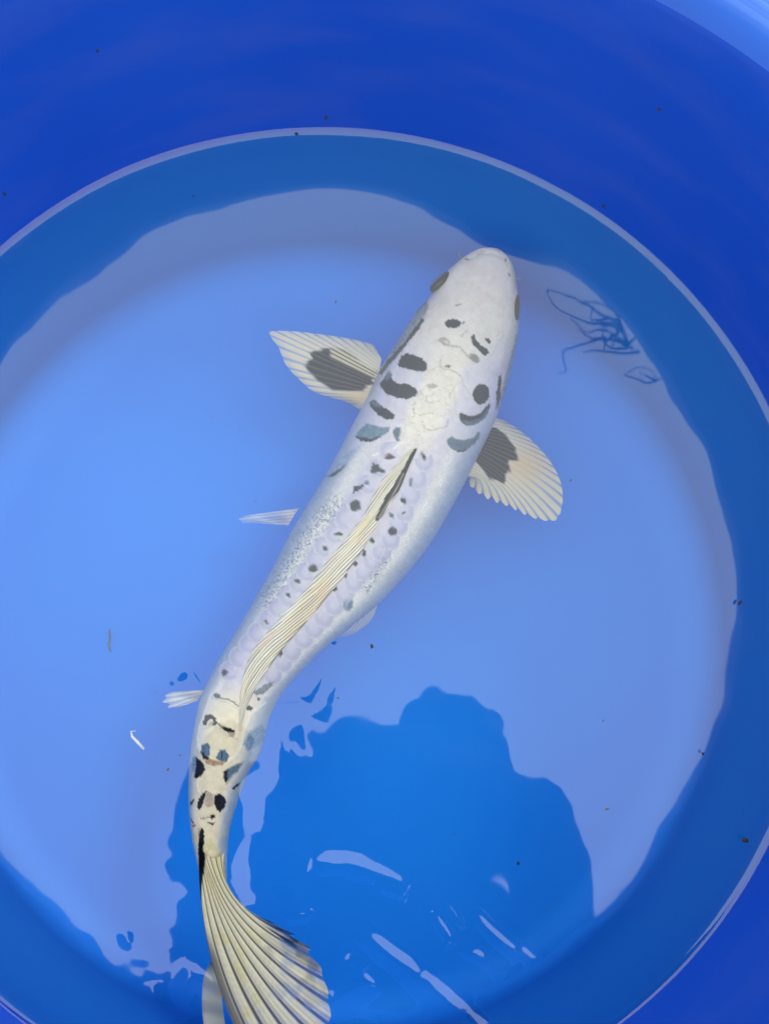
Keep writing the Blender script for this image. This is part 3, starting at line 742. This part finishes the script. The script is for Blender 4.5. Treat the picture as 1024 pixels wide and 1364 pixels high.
ray_fin('pectoral_fin', [(656, 556), (650, 572), (643, 588), (634, 606), (622, 630), (616, 640)],
        [(668, 558), (690, 572), (712, 591), (732, 614), (746, 641), (749, 668), (741, 692), (722, 693), (700, 687), (680, 677), (660, 669), (640, 660), (622, 644)],
        -.075, -.096, 22, pec_right, notch=lambda U: .004 + .08 * sstep(.5, .8, U), zfun=lambda U, T, x, y: -.004 * np.sin(U * 4) * T, bow=(7, -9, 1),
        label='right chest fin, cream with a dark blotch at its root')

def pale_fin(tint, alpha=.8, base=None):
    def f(u, t, rc, px, py):
        c = mixc(np.tile(lin(176, 188, 208), (len(u), 1)), tint, .3 + .7 * rc)
        if base is not None: c = mixc(c, base, (1 - sstep(.0, .5, t)))
        return c, alpha * (1 - .35 * (1 - rc)) * (1 - .45 * sstep(.7, 1, t))
    return f
ray_fin('pelvic_fin', [(398, 677), (392, 686), (384, 700)], [(330, 686), (318, 691), (322, 696), (345, 697)], -.105, -.11, 5, pale_fin(lin(206, 208, 218), .9, lin(236, 214, 190)), notch=.04,
        zfun=lambda U, T, x, y: .006 * np.sin(T * 6 + U * 3))
ray_fin('pelvic_fin', [(503, 795), (496, 800), (484, 806)], [(484, 836), (468, 846), (449, 849)], -.080, -.105, 6, pale_fin(lin(214, 206, 206), 1.0), notch=.02, bow=(5, 3))
ray_fin('anal_fin', [(272, 919), (268, 926), (264, 933)], [(224, 922), (217, 932), (219, 937), (226, 943), (240, 942)], -.06, -.055, 4, pale_fin(lin(232, 224, 206), .95, lin(236, 216, 180)), notch=.12,
        zfun=lambda U, T, x, y: .003 * np.sin(T * 5 + U * 5))
def brown_fin(u, t, rc, px, py):
    c = mixc(np.tile(lin(150, 120, 72), (len(u), 1)), lin(186, 150, 84), rc); return c, np.full(len(u), .95)
ray_fin('anal_fin', [(346, 986), (340, 1000), (331, 1014)], [(350, 990), (346, 1003), (332, 1024)], -.055, -.06, 4, brown_fin, label='brownish edge of the fin under the tail')

# ---- dorsal fin, folded down along the back
def build_dorsal():
    base = [(557, 595), (551, 608), (543, 626), (532, 653), (520, 673), (508, 691), (496, 711), (482, 735), (464, 760), (449, 780), (441, 789), (426, 808), (412, 825), (394, 845), (376, 866), (360, 888), (346, 910), (333, 932), (325, 955), (321, 974)]
    free = [(551, 595), (541, 604), (531, 615), (519, 628), (508, 641), (497, 661), (485, 685), (470, 705), (455, 725), (440, 742), (428, 758), (409, 782), (394, 800), (377, 818), (361, 837), (347, 852), (336, 868), (327, 890), (320, 925), (318, 974)]
    nu, nv = 460, 121
    B = catmull(base, nu); Fr = catmull(free, nu)
    s = np.linspace(0, 1, nu); c = np.linspace(0, 1, nv)
    S, Cc = np.meshgrid(s, c, indexing='ij')
    px = B[:, None, 0] * (1 - Cc) + Fr[:, None, 0] * Cc
    py = B[:, None, 1] * (1 - Cc) + Fr[:, None, 1] * Cc
    P = at(px.ravel(), py.ravel(), -.012)
    zc_ = back_z(P[:: 1]) if False else None
    # height of the back under the fin from a coarse lattice
    ii = np.linspace(0, nu - 1, 70).astype(int); jj = np.linspace(0, nv - 1, 9).astype(int)
    g = back_z(P.reshape(nu, nv, 3)[np.ix_(ii, jj)].reshape(-1, 3)).reshape(70, 9)
    zb = np.empty((nu, nv))
    tmp = np.stack([np.interp(np.arange(nv), jj, g[k]) for k in range(70)])
    for j in range(nv): zb[:, j] = np.interp(np.arange(nu), ii, tmp[:, j])
    # rays leave the base and sweep back: ray coordinate rises with both the station and the offset from the base
    ln = np.linalg.norm(np.diff(B, axis=0), axis=1).sum()
    ray = (S * 1.0 - Cc * .40) * 20
    ray = ray + 1.3 * (fbm(S * 7, Cc * 2.2, 2, 90) - .5)
    rc = .5 - .5 * np.cos(ray * 2 * math.pi)
    fine = noise(ray * 4.5, S * 3 + Cc, 93)
    hump = np.sin(np.clip(Cc, 0, 1) * math.pi) ** .6 * np.sin(np.clip(S * 1.02, 0, 1) * math.pi) ** .35
    z = zb + .0005 + .0036 * hump + (.0013 * rc + .0005 * fine) * np.clip(hump, 0, 1)
    z = np.minimum(z, -.0045)
    edge = (Cc < .01) | (Cc > .99)
    z = np.where(edge, zb - .0006, z)
    P = at(px.ravel(), py.ravel(), z.ravel())
    u, t, r_, f_ = S.ravel(), Cc.ravel(), rc.ravel(), fine.ravel()
    x, y = px.ravel(), py.ravel()
    col_ = mixc(np.tile(lin(186, 164, 140), (len(u), 1)), lin(248, 238, 212), sstep(.0, .34, r_))
    col_ = mixc(col_, lin(250, 226, 166), sstep(.55, .75, fbm(S.ravel() * 9, Cc.ravel() * 2, 2, 96)) * .5)
    brown = sstep(.80, .97, 1 - r_) * sstep(.34, .52, fbm(S.ravel() * 12, Cc.ravel() * 4, 2, 98))
    col_ = mixc(col_, lin(96, 72, 62), brown * .9)
    col_ = mixc(col_, lin(150, 126, 108), sstep(.55, .9, 1 - f_) * .6)
    pinkish = sstep(.62, .8, fbm(S.ravel() * 16 + 4, Cc.ravel() * 3, 2, 99))
    col_ = mixc(col_, lin(232, 196, 168), pinkish * .4)
    d = sd_line(x, y, [(553, 600), (546, 617), (536, 636), (527, 651), (516, 666), (508, 682), (502, 692)])
    wd_ = np.interp(y, [598, 610, 640, 668, 692, 700], [2.6, 5.0, 5.2, 4.4, 2.6, .3]) + 1.4 * (noise(y / 4, x / 4, 101) - .5)
    blk = 1 - sstep(wd_ - 1, wd_ + .8, d)
    str2 = np.exp(-((t - .17) / .05) ** 2) * (y > 630) * (y < 690)
    col_ = mixc(col_, lin(20, 19, 26), np.clip(blk * (1 - .4 * str2), 0, 1))
    ed = (1 - sstep(.03, .10, t)) * sstep(.25, .4, u) * sstep(.35, .6, noise(u * 40, 0 * u, 104))
    col_ = mixc(col_, lin(84, 70, 72), ed * .8)
    o = mesh_obj('dorsal_fin', P, grid_faces(nu, nv), M_SKIN, fish, np.clip(col_, 0, .95))
    o['label'] = 'cream dorsal fin folded flat along the back with a black leading edge'
build_dorsal()

# ---- tail fin
def tail_main(u, t, rc, px, py):
    c = mixc(np.tile(lin(112, 98, 84), (len(u), 1)), lin(255, 238, 194), sstep(.01, .22, rc))
    c = mixc(c, lin(248, 226, 136), sstep(.5, .8, fbm(px / 26, py / 26, 2, 110)) * .55 * sstep(.1, .5, rc))
    c = mixc(c, lin(160, 172, 196), sstep(.55, .8, fbm(px / 16, py / 22, 2, 113)) * sstep(.55, .85, t) * .5)
    # segmented rays
    seg = .5 + .5 * np.sin(t * 230 + rc * 2)
    c = c * (1 - .10 * seg * rc * (t < .7))[:, None]
    # black leading edge along the left
    bl = 1 - sstep(-1, 1.2, sd_poly(px + 2 * (noise(t * 90, 0 * t, 115) - .5), py, [(258, 1094), (272, 1098), (274, 1120), (273, 1150), (269, 1180), (268, 1205), (272, 1235), (278, 1262), (270, 1262), (255, 1220), (252, 1150)]))
    c = mixc(c, lin(8, 8, 10), bl)
    gre = (1 - sstep(.05, .12, u)) * sstep(.35, .5, t)
    c = mixc(c, lin(96, 92, 84), gre * .8)
    # black tips on the right lobe
    tip = sstep(.62, .74, u) * sstep(.66, .88, t + .22 * (noise(u * 50, t * 3, 117) - .5))
    c = mixc(c, lin(40, 44, 52), np.clip(tip * (.3 + 1.2 * noise(u * 50, t * 8, 118)), 0, 1))
    c = mixc(c, lin(150, 166, 172), sstep(.84, .95, u) * sstep(.3, .6, t) * .6 * (1 - tip))
    sm = sstep(.5, .72, fbm(px / 15, py / 20, 2, 125)) * sstep(.45, .7, u) * sstep(.5, .75, t)
    c = mixc(c, lin(122, 114, 104), sm * .7)
    st = (1 - sstep(.1, .35, rc)) * sstep(.72, .80, u) * sstep(.4, .6, t)
    c = mixc(c, lin(30, 36, 48), st * .9)
    a = .97 - .35 * (1 - rc) * sstep(.55, 1, t) - .25 * sstep(.9, 1, t)
    return c, np.maximum(a, bl)
ray_fin('tail_fin', [(266, 1096), (265, 1116), (271, 1134), (280, 1142), (290, 1142), (299, 1136), (303, 1128)],
        [(350, 1440), (385, 1455), (420, 1440), (438, 1400), (441, 1352), (434, 1306), (416, 1266), (388, 1242), (350, 1222)],
        -.0095, -.022, 11, tail_main, nu=331, nv=110, ridge=.0013, notch=lambda U: .010 + .07 * sstep(.62, .85, U), bow=(-27, 8),
        zfun=lambda U, T, x, y: .006 * (1 - U) * T - .020 * U * T + .002 * np.sin(T * 7 + U * 4) * T, label='cream tail fin fanned out with dark grooves and a black leading edge')
def tail_low(u, t, rc, px, py):
    c = mixc(np.tile(lin(178, 174, 158), (len(u), 1)), lin(236, 224, 190), .3 + .7 * rc)
    top = 1 - sstep(1284, 1302, py)
    c = mixc(c, lin(104, 120, 134), top * .9)
    return c, .99 - .15 * sstep(.85, 1, t)
ray_fin('tail_lobe', [(300, 1296), (296, 1330), (304, 1390), (312, 1430)], [(280, 1280), (271, 1306), (270, 1350), (278, 1400), (290, 1440)], -.045, -.05, 5, tail_low, ridge=.0012, nv=30,
        label='lower tail lobe showing pale behind the main fan')

# ---- eyes, barbels
def build_eye(cx, cy, ax, ay, z, ang_, side):
    nth, nph = 26, 18
    th = np.linspace(0, 2 * np.pi, nth, endpoint=False); ph = np.linspace(.02, np.pi - .02, nph)
    T, Ph = np.meshgrid(th, ph)
    x = np.sin(Ph) * np.cos(T); y = np.sin(Ph) * np.sin(T); zz = np.cos(Ph)
    ca, sa = math.cos(ang_), math.sin(ang_)
    px = cx + (x * ax) * ca - (y * ay) * sa; py = cy + (x * ax) * sa + (y * ay) * ca
    P = at(px.ravel(), py.ravel(), (z + zz * ax * .00075).ravel())
    # dark iris with a thin pale ring, facing outwards
    out_d = x.ravel() * 0 + (y.ravel() * (1 if side > 0 else -1))
    c = np.tile(lin(22, 22, 24), (len(P), 1))
    c = c * (.8 + .5 * noise(px.ravel() * .6, py.ravel() * .6, 120))[:, None]
    c = mixc(c, lin(170, 166, 150), np.exp(-((out_d - .78) / .08) ** 2) * .8)
    c = mixc(c, lin(20, 20, 22), (out_d > .88) * 1.0)
    mesh_obj('eye', P, grid_faces(nph, nth, True), M_EYE, fish, c)
build_eye(586.5, 375, 19, 7.5, -.052, R(-43), -1)
build_eye(688, 411, 19, 5.2, -.052, R(-86), 1)
def tube(name, pts, rad, mat, parent, colr, n=8):
    pts = [Vector(p) for p in pts]
    V_, F_ = [], []
    for i, p in enumerate(pts):
        d = (pts[min(i + 1, len(pts) - 1)] - pts[max(i - 1, 0)]).normalized()
        a = d.orthogonal().normalized(); b = d.cross(a)
        r_ = rad[i] if isinstance(rad, (list, tuple)) else rad * (1 - .7 * i / (len(pts) - 1))
        for k in range(n):
            q = p + (a * math.cos(k * 2 * math.pi / n) + b * math.sin(k * 2 * math.pi / n)) * r_
            V_.append(tuple(q))
    for i in range(len(pts) - 1):
        for k in range(n):
            F_.append((i * n + k, i * n + (k + 1) % n, (i + 1) * n + (k + 1) % n, (i + 1) * n + k))
    F_.append(tuple(range(n))[::-1]); F_.append(tuple((len(pts) - 1) * n + k for k in range(n)))
    return mesh_obj(name, V_, F_, mat, parent, np.tile(colr, (len(V_), 1)) if colr is not None else None)
for b in ([(616, 347, -.056), (613, 342, -.055), (611, 337, -.053)], [(684, 371, -.056), (690, 371.5, -.055), (695, 371, -.054)]):
    tube('barbel', [at(x, y, z) for x, y, z in b], .0014, M_SKIN, fish, lin(112, 112, 112))

# ------------------------------------------------------------------ specks in and on the water and on the wall
m_speck = plain('dark_debris', (0.05, 0.045, 0.035), rough=.8, var=.4, scale=300)
m_speck_b = plain('brown_debris', (0.22, 0.16, 0.08), rough=.8, var=.4, scale=300)
m_white = plain('white_strand', (0.75, 0.75, 0.72), rough=.5, var=.1, scale=200)
def speck(P, size, mat, label, group, name='debris_speck', elong=1.6, rot=0, seed=0):
    rg = random.Random(seed)
    bm = bmesh.new(); bmesh.ops.create_icosphere(bm, subdivisions=1, radius=1)
    for v in bm.verts:
        k = rg.uniform(.6, 1.25)
        v.co = Vector((v.co.x * size * elong * k, v.co.y * size * k, v.co.z * size * .5 * k))
    me = bpy.data.meshes.new(name); bm.to_mesh(me); bm.free(); me.materials.append(mat)
    o = bpy.data.objects.new(name, me); col.objects.link(o); o.location = P; o.rotation_euler = (0, 0, rot)
    tag(o, label, 'debris', group)
    return o
FLOOR_SPECKS = [(281, 555), (447, 402), (42, 592), (340, 668), (803, 960), (808, 1078), (725, 1212), (240, 1006), (224, 1025), (207, 923), (450, 930), (690, 1150), (604, 1110), (760, 640)]
for i, (x, y) in enumerate(FLOOR_SPECKS):
    speck(at(x, y, FZ + .0012), .0008 + .0004 * ((i * 7) % 3), m_speck if i % 3 else m_speck_b, 'tiny dark speck of dirt lying on the blue tub floor', 'dirt specks on the tub floor', rot=i * 1.3, seed=i)
SURF = [(992, 1120, .0028), (985, 803, .0019), (936, 1004, .0016), (395, 178, .0015), (258, 261, .001), (495, 861, .0022)]
SLAB = ['biggest dark crumb floating by the tub wall', 'pair-sized dark crumb floating over the mirrored wall band', 'small crumb floating at the edge of the mirrored sky', 'tiny dark crumb floating at the waterline ring', 'faint speck floating inside the mirrored wall band', 'dark sliver floating just behind the right pelvic fin']
for i, (x, y, s) in enumerate(SURF):
    speck(at(x, y, .0012), s, m_speck, SLAB[i], 'crumbs floating on the water', rot=i, seed=40 + i)
# specks stuck on the wall above the water
for i, (x, y, s) in enumerate([(131, 69, .0016), (434, 157, .0022), (877, 146, .0022), (803, 275, .0018), (7, 259, .0016)]):
    d = (at(x, y, 0) - CAM); d /= np.linalg.norm(d)
    best = None
    for q in np.linspace(.3, 1.2, 4000):
        p = CAM + d * q
        if p[2] > 0 and math.hypot(p[0], p[1]) > .4985 + .0505 * p[2] / .242 - .0006: best = p; break
    if best is not None:
        o = speck(best, s, m_speck, 'dark speck stuck on the tub wall above the waterline', 'specks on the tub wall', rot=i, seed=60 + i)
        o.rotation_euler = (0, R(90), math.atan2(best[1], best[0])); o.scale = (1, 1, .5)
st = tube('floating_strand', [at(x, y, -.004) for x, y in [(181, 974), (175, 974), (176, 981), (183, 988), (192, 998)]], [.0006, .0009, .0013, .0016, .0012], m_white, None, None, 6)
tag(st, 'short white bent strand drifting in the water beside the tail', 'strand')
st = tube('brown_stalk', [at(x, y, FZ + .002) for x, y in [(146, 838), (147, 850), (145, 860), (148, 868)]], [.0006, .0008, .0008, .0005], m_speck_b, None, None, 6)
tag(st, 'short brown plant stalk on the tub floor', 'stalk')

# ------------------------------------------------------------------ the person crouching at the tub (seen only as a mirror image in the water)
m_cloth = plain('dark_clothing', (0.018, 0.020, 0.028), rough=.9, spec=.2, var=.2, scale=25)
def build_person():
    def mp(px, py, z):                       # plan position of the mirror image -> joint at height z above the water
        p = at(px, py, -z); return (float(p[0]), float(p[1]), z)
    J = {  # joint: position + radius x, radius y
        'hip': (.06, -1.05, .20, .17, .15), 'waist': (.06, -.90, .36, .17, .14), 'chest': mp(520, 1230, .52) + (.22, .13), 'collar': mp(560, 1085, .60) + (.16, .12),
        'neck': mp(600, 1030, .66) + (.09, .08), 'jaw': mp(608, 1010, .70) + (.105, .10), 'head': mp(612, 1000, .76) + (.15, .115), 'crown': mp(618, 985, .83) + (.10, .08),
        'shr': mp(735, 1130, .54) + (.10, .09), 'elr': mp(748, 1270, .36) + (.075, .07), 'wrr': mp(600, 1250, .40) + (.038, .035), 'har': mp(560, 1210, .44) + (.045, .03),
        'shl': mp(420, 1030, .56) + (.10, .09), 'ell': mp(250, 1150, .42) + (.085, .08), 'wrl': mp(310, 985, .52) + (.055, .05), 'hal': mp(365, 962, .55) + (.05, .04),
        'thr': (.22, -.98, .16, .11, .11), 'knr': mp(640, 1380, .14) + (.075, .075), 'anr': (.26, -1.02, -.13, .05, .05), 'tor': (.27, -.86, -.17, .045, .035),
        'thl': (-.10, -.98, .16, .11, .11), 'knl': mp(275, 1270, .24) + (.11, .10), 'anl': (-.16, -1.02, -.13, .05, .05), 'tol': (-.17, -.86, -.17, .045, .035)}
    J['hem'] = mp(232, 1215, .36) + (.17, .16)
    E_ = [('chest', 'hem'), ('hip', 'waist'), ('waist', 'chest'), ('chest', 'collar'), ('collar', 'neck'), ('neck', 'jaw'), ('jaw', 'head'), ('head', 'crown'),
          ('collar', 'shr'), ('shr', 'elr'), ('elr', 'wrr'), ('wrr', 'har'), ('collar', 'shl'), ('shl', 'ell'), ('ell', 'wrl'), ('wrl', 'hal'),
          ('hip', 'thr'), ('thr', 'knr'), ('knr', 'anr'), ('anr', 'tor'), ('hip', 'thl'), ('thl', 'knl'), ('knl', 'anl'), ('anl', 'tol')]
    # five fingers on each hand, loosely curled towards each other
    for s_, h, sx in (('r', 'har', -1), ('l', 'hal', 1)):
        hx, hy, hz = J[h][:3]
        for k in range(5):
            if k == 4: a, b = (hx + sx * .01, hy - .03, hz + .035), (hx + sx * .035, hy - .03, hz + .06)
            else:
                a = (hx + sx * .04, hy + .012 - .019 * k, hz + .015); b = (hx + sx * (.058 - .004 * abs(k - 1)), hy + .010 - .019 * k, hz - .015)
            J['f%s%da' % (s_, k)] = a + (.011, .011); J['f%s%db' % (s_, k)] = b + (.008, .008)
            E_ += [(h, 'f%s%da' % (s_, k)), ('f%s%da' % (s_, k), 'f%s%db' % (s_, k))]
    names = list(J); idx = {n: i for i, n in enumerate(names)}
    me = bpy.data.meshes.new('person')
    me.from_pydata([J[n][:3] for n in names], [(idx[a], idx[b]) for a, b in E_], [])
    o = bpy.data.objects.new('person', me); col.objects.link(o)
    sk = o.modifiers.new('skin', 'SKIN')
    ss = o.modifiers.new('sub', 'SUBSURF'); ss.levels = 2; ss.render_levels = 2
    for i, n in enumerate(names): me.skin_vertices[0].data[i].radius = J[n][3:5]
    me.skin_vertices[0].data[idx['hip']].use_root = True
    sk.use_smooth_shade = True
    me.materials.append(m_cloth)
    tag(o, 'person in dark clothing crouching over the tub, mirrored in the water', 'person')
build_person()

# ------------------------------------------------------------------ bare plant leaning over the rim (its mirror image shows at the edge of the sky)
m_bark = plain('dark_bark', (0.03, 0.028, 0.025), rough=.9, var=.4, scale=80)
plant = empty('bare_shrub', (.80, .66, GZ + .004))
tag(plant, 'thin bare twigs leaning over the tub rim, mirrored in the water', 'shrub')
def mir(pts, z0, z1):
    n = len(pts); o_ = []
    for i, (x, y) in enumerate(pts):
        z = z0 + (z1 - z0) * i / (n - 1); p = at(x, y, -z); o_.append((float(p[0]), float(p[1]), z))
    return o_
root = [(.80, .66, GZ + .004), (.79, .64, -.05), (.74, .60, .15), (.66, .54, .32)] + mir([(900, 410), (867, 434)], .42, .45)
tube('trunk', root, [.008, .007, .006, .005, .003, .002], m_bark, plant, None, 8)
TW = [[(825, 455), (812, 432), (800, 425), (780, 412), (755, 392), (735, 376), (724, 372), (720, 384)], [(812, 436), (795, 430), (770, 428), (745, 418), (730, 405), (722, 385)],
      [(825, 455), (800, 447), (770, 455), (745, 465), (732, 472), (728, 495), (718, 502)], [(800, 447), (775, 448), (756, 438)], [(812, 440), (798, 452), (796, 462)],
      [(830, 458), (805, 440), (788, 436), (768, 440), (750, 425)], [(840, 462), (815, 462), (785, 462), (760, 468)], [(815, 440), (806, 420), (782, 402), (762, 398)],
      [(825, 455), (808, 458), (795, 448), (800, 430)], [(800, 425), (778, 424), (776, 408)], [(790, 430), (812, 438), (806, 456)]]
for i, t_ in enumerate(TW):
    t_ = [(x + 42, y - 18) for x, y in t_]
    c_ = catmull(t_, len(t_) * 5)
    c_ = c_ + 2.2 * np.stack([noise(np.arange(len(c_)) * .35, 0 * c_[:, 0], 200 + i) - .5, noise(np.arange(len(c_)) * .35, 0 * c_[:, 0], 230 + i) - .5], -1)
    q_ = mir([tuple(p) for p in c_], .45, .47 + .004 * i)
    tube('twig', q_, [.0021 * (1 - .6 * k / len(q_)) for k in range(len(q_))], m_bark, plant, None, 6)
leaf = catmull([(x + 24, y - 24) for x, y in [(890, 507), (872, 508), (850, 500), (838, 497), (856, 486), (876, 490), (890, 507)]], 30)
tube('twig', mir([tuple(p) for p in leaf], .46, .47), .0017, m_bark, plant, None, 6)
tube('twig', mir([(912, 483), (896, 474), (884, 468), (890, 480), (880, 479)], .46, .48), .0017, m_bark, plant, None, 6)
tube('twig', [(.66, .54, .32)] + mir([(930, 485), (912, 482)], .42, .46), [.004, .002, .0015], m_bark, plant, None, 6)
